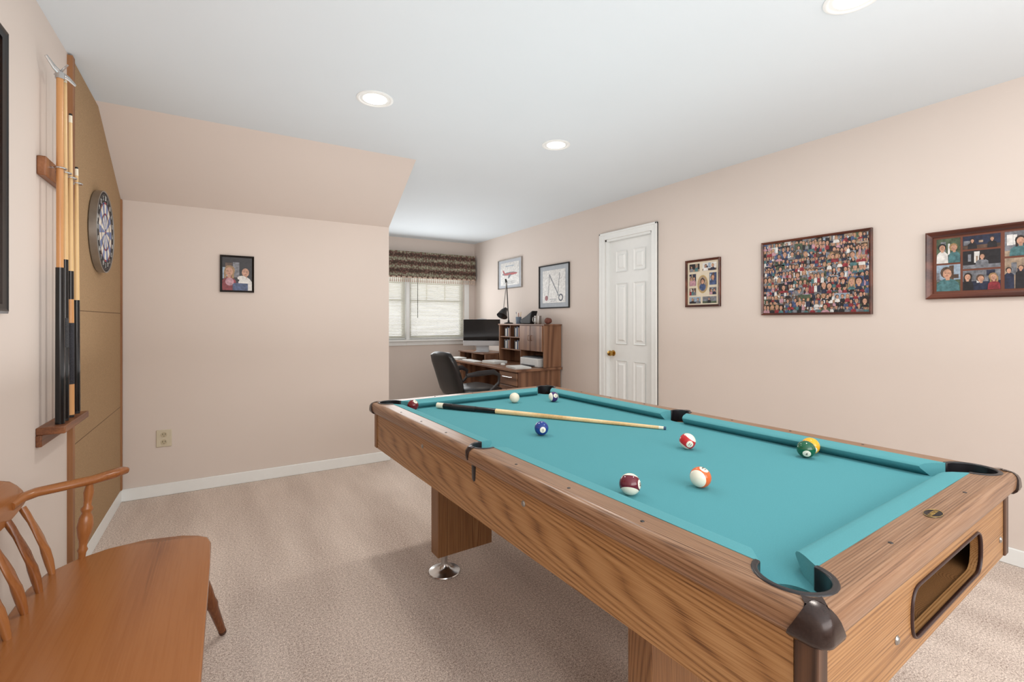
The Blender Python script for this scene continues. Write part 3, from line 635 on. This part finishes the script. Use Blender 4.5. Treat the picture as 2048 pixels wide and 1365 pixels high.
for (x0,x1,z0,z1,n,bg) in ((.045,.145,.01,.145,2,6),(.155,.30,.075,.145,2,5),(.155,.30,-.03,.065,1,2),(.155,.30,-.145,-.04,3,9),(.045,.145,-.145,0,1,11),(.315,.43,.02,.145,1,9),(.315,.43,-.145,.01,3,8),(.44,.55,-.02,.145,1,7),(.44,.65,-.145,-.03,3,6),(.56,.65,-.02,.145,1,4)):
    m=MB(); paint(m,L0+x0,L0+x1,z0,z1,-.0095,rng,n=n,bg=bg); m.build('photo',PAL,f3,smooth=False,norm=False)
c_,rz,w_,h_=R4(5.33,5.966,1.69,2.105)
f4=framed('picture_frame','thin framed airplane poster on the right wall nearest the window',c_,rz,w_,h_,.010,.02,steel,M('grey_mat',(186,190,196),.8),'pictures on the right wall')
m=MB(); rect(m,-.25,.25,-.16,.16,-.009,1); ell(m,-.01,.0,.2,.022,-.0095,9,24); ell(m,.02,-.004,.185,.016,-.0097,17,24); m.poly([(-.03,-.0100,-.01),(.05,-.0100,-.01),(-.02,-.0100,-.065),(-.05,-.0100,-.065)],9); m.poly([(-.17,-.0100,.01),(-.12,-.0100,.01),(-.18,-.0100,.06),(-.2,-.0100,.06)],17)
for k in range(4): rect(m,-.16,.16-.05*(k%2),-.10-.012*k,-.104-.012*k,-.0095,9)
rect(m,-.12,.12,.105,.115,-.0095,11)
m.build('airplane_print',PAL,f4,smooth=False,norm=False)
c_,rz,w_,h_=R4(4.308,4.918,1.389,1.923)
f5=framed('picture_frame','dark framed grey drawing with crossed strokes above the desk hutch',c_,rz,w_,h_,.014,.02,blackm,M('pale_mat',(176,182,188),.8),'pictures on the right wall')
m=MB(); rect(m,-.23,.23,-.20,.20,-.009,1)
for x0,z0,x1,z1,ww,mi in ((-.12,-.13,-.08,.15,.005,9),(-.09,.15,.10,-.12,.010,9),(.08,-.12,.12,.16,.005,9),(-.16,.10,-.06,.13,.004,9),(.04,.06,.17,.10,.004,9),(-.17,.16,.16,.17,.003,9),(-.10,.02,.13,.05,.003,8)):
    m.poly([(x0-ww,-.0095,z0),(x0+ww,-.0095,z0),(x1+ww,-.0096,z1+.003),(x1-ww,-.0096,z1+.003)],mi)
ell(m,-.15,-.14,.032,.032,-.0098,3,16); ell(m,.14,-.14,.045,.045,-.0098,5,16); ell(m,.14,-.14,.028,.028,-.0100,1,16)
rect(m,-.08,.06,-.16,-.153,-.0095,9); rect(m,-.06,.04,-.18,-.174,-.0095,9)
m.build('drawing',PAL,f5,smooth=False,norm=False)
f6=framed('picture_frame','small black framed snapshot of two people alone on the low wall',((-.034+.189)/2,YB,(1.731+1.454)/2),0,.223,.277,.013,.018,blackg,M('dark_mat',(30,26,34),.6))
m=MB(); paint(m,-.097,.097,-.124,.124,-.008,random.Random(3),n=2,bg=2,close=1.25); rect(m,-.03,.07,-.124,-.07,-.0115,4); ell(m,.03,-.03,.03,.018,-.0118,1); ell(m,-.05,-.06,.028,.03,-.0118,10); m.build('photo',PAL,f6,smooth=False,norm=False)
f7=framed('picture_frame','large black framed picture with amber interior cut by the left photo edge',(XL,(1.45+2.145)/2,(2.170+1.262)/2),PI/2,2.145-1.45,.908,.030,.018,blackg,wood('amber_panel',(150,80,30),(184,108,44),(204,130,62),'Z',k=3,ns=3,rough=.3))
MB().box(-.22,.22,-.02,-.013,-.28,.28).build('print',M('amber_print',(120,76,44),.6,var=.5,scale=8),f7)
ol=thing('wall_outlet','beige double wall socket low on the bare wall','wall socket',(-.371,YB,.405))
MB().box(-.045,.045,-.006,0,-.06,.06).build('cover_plate',M('almond_plastic',(208,198,174),.4),ol,bevel=.003)
sok=M('slot_dark',(60,50,40),.5); sock=M('socket_face',(192,180,152),.4)
for z in (.026,-.026):
    s1=MB().lathe([(.018,-.005),(.018,-.008),(.0,-.0082)],20,(0,0,z),'Y').build('socket',sock,ol)
    m=MB(); m.box(-.009,-.006,-.0088,-.008,z-.002,z+.009); m.box(.006,.009,-.0088,-.008,z-.002,z+.009); m.box(-.002,.002,-.0088,-.008,z-.012,z-.008); m.build('slot',sok,s1)
# ---------------------------------------------------------------- desk area
dk=thing('desk','brown wood desk with drawer pedestals along the alcove wall','desk',(3.08,5.4,0))
def WB(name,mt,par,*r,bevel=.002): return MB().box(*r).build(name,mt,par,world=True,bevel=bevel)
WB('desktop',desk_w,dk,2.75,3.398,4.43,6.38,.662,.69,bevel=.004)
for (ya,yb) in ((4.46,4.86),(5.93,6.33)):
    pd=WB('pedestal',desk_v,dk,2.80,3.39,ya,yb,0,.66)
    for z0,z1 in ((.06,.33),(.34,.49),(.50,.645)):
        dw=WB('drawer',desk_w,pd,2.782,2.80,ya+.01,yb-.01,z0,z1,bevel=.003)
        m=MB(); ym=(ya+yb)/2; zz=(z0+z1)/2+.02; m.tube([(2.782,ym-.09,zz),(2.762,ym-.085,zz),(2.762,ym+.085,zz),(2.782,ym+.09,zz)],.006,8,ref=(0,0,1)); m.build('handle',chrome,dw,world=True)
WB('back_panel',desk_w,dk,3.37,3.39,4.86,5.93,.25,.66)
hu=thing('desk_hutch','brown wood hutch with cupboard doors and cubby shelves on the desk','hutch',(3.28,4.97,.69))
hx=3.146
WB('side_panel',desk_v,hu,hx,3.395,4.45,4.47,.691,1.18); WB('side_panel',desk_v,hu,hx,3.395,5.48,5.50,.691,1.18); WB('divider',desk_v,hu,hx+.01,3.38,4.965,4.98,.691,1.18)
WB('top',desk_w,hu,hx-.006,3.398,4.44,5.51,1.18,1.197); WB('back',desk_w,hu,3.38,3.395,4.47,5.48,.691,1.18)
WB('shelf',desk_w,hu,hx+.005,3.38,4.47,4.965,.872,.887); 
for z in (.86,1.02): WB('shelf',desk_w,hu,hx+.01,3.38,4.98,5.48,z,z+.012)
WB('divider',desk_v,hu,hx+.01,3.38,5.22,5.23,.872,1.18)
for ya,yb in ((4.473,4.715),(4.72,4.962)):
    d_=WB('door',desk_v,hu,hx-.012,hx+.004,ya,yb,.875,1.177,bevel=.003)
    m=MB(); yh=yb-.03 if ya<4.6 else ya+.03; m.tube([(hx-.012,yh,1.0),(hx-.026,yh,1.0),(hx-.026,yh,1.06),(hx-.012,yh,1.06)],.0035,8,ref=(0,1,0)); m.build('handle',desk_w,d_,world=True)
ri=thing('monitor_riser','low brown wood riser shelf carrying the monitor','riser',(3.12,5.92,.69))
WB('top',desk_w,ri,2.93,3.36,5.53,6.33,.785,.80); 
for y in (5.54,5.92,6.31): WB('support',desk_v,ri,2.95,3.34,y-.008,y+.008,.691,.785)
mo=thing('monitor','silver all in one computer with dark screen on the riser','computer',(3.08,5.87,.801),math.radians(-38))
m=MB(); m.box(-.262,.262,-.012,.0,.155,.455); m.build('screen',screen,mo,bevel=.004)
MB().box(-.264,.264,-.013,.008,.085,.156).build('chin',silver,mo,bevel=.003)
MB().tube([(0,.008,.27),(0,.03,.27)],[.2,.12],24,ref=(0,0,1)).build('back_shell',silver,mo)
m=MB(); m.prism([(0-.09,.03,.2),(-.09,.036,.2),(-.09,.105,.006),(-.09,.07,.0),(-.09,.06,.006)],(.18,0,0)); m.box(-.1,.1,-.075,.105,0,.006); m.build('stand',silver,mo,bevel=.002)
def simple(name,label,cat,mb,mt,loc=(0,0,0),rz=0,bevel=.002,group=None):
    o=mb.build(name,mt,None,bevel=bevel); o.matrix_basis=Matrix.Translation(Vector(loc))@Matrix.Rotation(rz,4,'Z'); tag(o,label,cat,group); return o
simple('keyboard','slim white keyboard at the front of the desk below the monitor','keyboard',MB().box(-.06,.06,-.2,.2,0,.012),paper,(2.85,5.72,.691),-.05)
simple('computer_mouse','white computer mouse on the desktop near the hutch','computer mouse',MB().lathe([(.0,0),(.028,0),(.03,.008),(.024,.02),(.0,.026)],16),paper,(2.93,5.02,.691))
pr_=thing('printer','pale grey flat printer in the open shelf of the hutch','printer',(3.24,4.72,.691))
MB().box(-.13,.13,-.19,.19,0,.10).build('body',M('printer_grey',(214,214,212),.5),pr_,bevel=.008)
MB().box(-.16,-.125,-.13,.13,.012,.02).build('paper_tray',M('printer_dark',(70,70,74),.5),pr_)
MB().box(-.11,.12,-.17,.17,.10,.112).build('lid',M('lid_dark',(90,92,96),.5),pr_,bevel=.004)
for k,(x,y,rz,w1,h1,n) in enumerate(((2.98,5.33,.1,.10,.14,6),(2.90,4.62,-.15,.10,.14,4),(2.84,6.15,.05,.07,.12,5))):
    m=MB()
    for j in range(n): m.box(-w1+.004*((j*7)%3),w1+.004*((j*5)%3),-h1,h1,j*.005,j*.005+.004)
    simple('paper_stack',['stack of white papers on the desk beside the hutch cubbies','low pile of papers at the near end of the desk','stack of white papers at the window end of the desk'][k],'papers',m,paper,(x,y,.691),rz,0,'papers on the desk')
bc=[(214,210,200),(60,74,110),(190,186,178),(120,44,40),(228,226,220),(84,90,84),(160,150,130),(40,40,46)]
bms=[M('book_%d'%i,c,.6) for i,c in enumerate(bc)]
names=['white','navy','light grey','dark red','off white','grey green','tan','black']; k=0
for (ya,yb,zb,hh,where) in ((5.24,5.47,1.033,.12,'upper cubby nearest the monitor'),(4.99,5.21,1.033,.13,'upper cubby beside the cupboard doors'),(5.24,5.47,.873,.12,'lower cubby nearest the monitor'),(4.99,5.21,.873,.115,'lower cubby beside the cupboard doors')):
    y=ya; used=set(); first=k
    while y<yb-.03 and k-first<6:
        t_=.018+.018*((k*37)%5)/5; ci=(k*3+first)%8; h2=hh-.02*((k*5)%3)/2
        while ci in used: ci=(ci+1)%8
        used.add(ci)
        b_=thing('book','%s book standing in the %s'%(names[ci],where),'book',(3.26,y+t_/2,zb),0,'books in the hutch cubbies')
        MB().box(-.08,.08,-t_/2,t_/2,0,h2).build('cover',bms[ci],b_,bevel=.001)
        MB().box(-.075,.082,-t_/2+.002,t_/2-.002,.003,h2-.003+.004).build('pages',paper,b_,smooth=False)
        y+=t_+.004; k+=1
HT=1.1975
o=thing('pencil_cup','dark cup of pens on top of the hutch near the lamp','pen cup',(3.27,5.2,HT))
MB().lathe([(.0,0),(.035,0),(.038,.09),(.034,.09),(.032,.01),(0,.008)],20).build('cup',M('blue_grey_cup',(96,112,130),.4),o)
for k in range(6):
    a=k*1.05; MB().tube([(.015*math.cos(a),.015*math.sin(a),.012),(.036*math.cos(a),.036*math.sin(a),.13+.012*(k%3))],.0035,8).build('pen',[blackg,orangew,PAL[4],paper,PAL[3],maple][k],o)
o=thing('steel_mug','brushed steel mug on top of the hutch','mug',(3.27,4.757,HT))
MB().lathe([(.0,0),(.042,0),(.046,.02),(.044,.10),(.040,.10),(.04,.01),(0,.008)],24).build('body',steel,o)
MB().tube([(-.044,0,.085),(-.07,0,.08),(-.076,0,.05),(-.066,0,.025),(-.044,0,.02)],.005,8,ref=(0,1,0)).build('handle',steel,o)
m=MB(); bmesh.ops.create_icosphere(m.bm,subdivisions=3,radius=.045)
for v in m.bm.verts: v.co*=1+.1*math.sin(v.co.x*90)*math.cos(v.co.y*70+v.co.z*60); v.co.z=v.co.z*.85+.036
for v in m.bm.verts: v.co.z=max(0,v.co.z)
simple('rock','reddish brown round stone at the near end of the hutch top','rock',m,M('red_stone',(112,66,54),.8,var=.3,scale=40),(3.27,4.54,HT),0,0)
m=MB(); m.prism([(-.05,-.12,0),(-.05,.10,0),(-.05,.12,.05),(-.05,-.02,.10),(-.05,-.16,.165),(-.05,-.13,.10)],(.09,0,0))
simple('black_cap','black peaked angular object lying between mug and pen cup','hat',m,blackm,(3.27,4.97,HT),0,.01)
la=thing('desk_lamp','black jointed desk lamp on the far end of the hutch','desk lamp',(3.25,5.42,HT))
MB().lathe([(.0,0),(.06,0),(.06,.012),(.015,.02),(.01,.05),(0,.05)],24).build('base',blackm,la)
m=MB(); m.tube([(0,0,.04),(-.02,.02,.56)],.007,8); m.tube([(.012,.02,.06),(-.008,.04,.55)],.004,8); m.build('lower_arm',blackm,la)
m=MB(); m.tube([(-.02,.02,.56),(-.09,-.02,.20)],.007,8); m.build('upper_arm',steel,la)
m=MB(); m.tube([(-.02,.025,.555),(-.02,.045,.60)],[.015,.012],10); m.build('joint',blackm,la)
m=MB(); m.tube([(-.05,-.02,.20),(-.09,-.03,.165),(-.13,-.05,.10)],[.025,.045,.075],18,ref=(0,1,0)); m.build('lamp_shade',blackg,la)
ch=thing('office_chair','black leather office chair with looped armrests facing the desk','office chair',(2.285,4.60,0),math.radians(8))
m=MB(); m.tube([(-.235,0,.46),(-.25,0,.52),(-.275,0,.62),(-.31,0,.72),(-.35,0,.82),(-.385,0,.89),(-.40,0,.905)],[(.18,.03),(.21,.045),(.22,.05),(.22,.048),(.21,.05),(.18,.042),(.11,.02)],28,ref=(1,0,0),ex=.6); m.build('backrest',leather,ch,ang=60)
m=MB(); m.tube([(-.24,0,.50),(-.2,0,.49),(0,0,.485),(.18,0,.49),(.25,0,.475),(.275,0,.46)],[(.18,.03),(.235,.05),(.25,.055),(.25,.055),(.23,.045),(.16,.02)],28,ref=(0,0,1),ex=.6); m.build('seat',leather,ch,ang=60)
for s_ in (1,-1):
    m=MB(); m.tube([(-.08,s_*.24,.45),(.0,s_*.29,.47),(.14,s_*.305,.58),(.15,s_*.305,.66),(.08,s_*.305,.70),(-.12,s_*.30,.695),(-.24,s_*.27,.68)],[(.016,.010)]*3+[(.02,.012),(.028,.016),(.028,.016),(.02,.012)],14,ref=(0,1,0)); m.build('armrest',blackp,ch,ang=60)
MB().lathe([(.03,.10),(.03,.26),(.018,.27),(.018,.44)],16).build('gas_column',blackm,ch)
for k in range(5):
    a=k*2*PI/5+.3; lg=MB().tube([(0,0,.11),(.15*math.cos(a),.15*math.sin(a),.10),(.29*math.cos(a),.29*math.sin(a),.07)],[(.03,.022),(.024,.018),(.018,.012)],12,ref=(0,0,1)).build('base_arm',blackm,ch)
    MB().lathe([(.0,-.02),(.026,-.02),(.028,0),(.026,.02),(0,.02)],16,(.29*math.cos(a),.29*math.sin(a),.0285),'X').build('caster',blackp,lg)
# ---------------------------------------------------------------- lights
def area(name,loc,rot,sx,sy,e,c=(1,1,1)):
    l=bpy.data.lights.new(name,'AREA'); l.shape='RECTANGLE'; l.size=sx; l.size_y=sy; l.energy=e; l.color=c
    o=bpy.data.objects.new(name,l); o.location=loc; o.rotation_euler=rot; C.objects.link(o); return o
area('bounce_up',(1.2,-.9,.9),(PI+.4,0,0),2.8,1.4,48,(.97,.985,1))  # unseen lamp added behind the camera, aimed up to brighten the ceiling
area('soft_key',(1.0,-1.6,1.7),(math.radians(80),0,math.radians(-8)),3.0,1.2,46,(.985,.99,1))  # unseen broad lamp added behind the camera as soft fill
area('ceiling_wash',(1.1,1.8,1.0),(PI,0,0),3.0,3.2,25,(.965,.98,1))  # up-facing fill lamp added mid-room to even out the ceiling, no fixture there
area('alcove_wash',(2.3,5.1,1.0),(PI,0,0),1.0,2.0,8,(.96,.98,1))  # added fill lamp lifting the dim alcove, stands for no fixture
area('window_fill',(2.3,YW-.16,1.5),(math.radians(-90),0,0),1.6,1.0,18,(.95,.98,1))  # lamp added on the room side of the blinds, standing in for daylight
w=bpy.data.worlds.new('w'); SC.world=w; w.use_nodes=True
bgn=w.node_tree.nodes['Background']; bgn.inputs['Color'].default_value=(.97,.98,1,1); bgn.inputs['Strength'].default_value=2.4
SC.view_settings.view_transform='Standard'
cam=bpy.data.cameras.new('camera'); co=bpy.data.objects.new('camera',cam); C.objects.link(co)
cam.lens=F/2048*36; cam.sensor_width=36; cam.shift_y=-(682.5-YH)/2048; cam.clip_start=.02
co.location=(0,0,H); co.rotation_euler=(PI/2,0,-TH); SC.camera=co
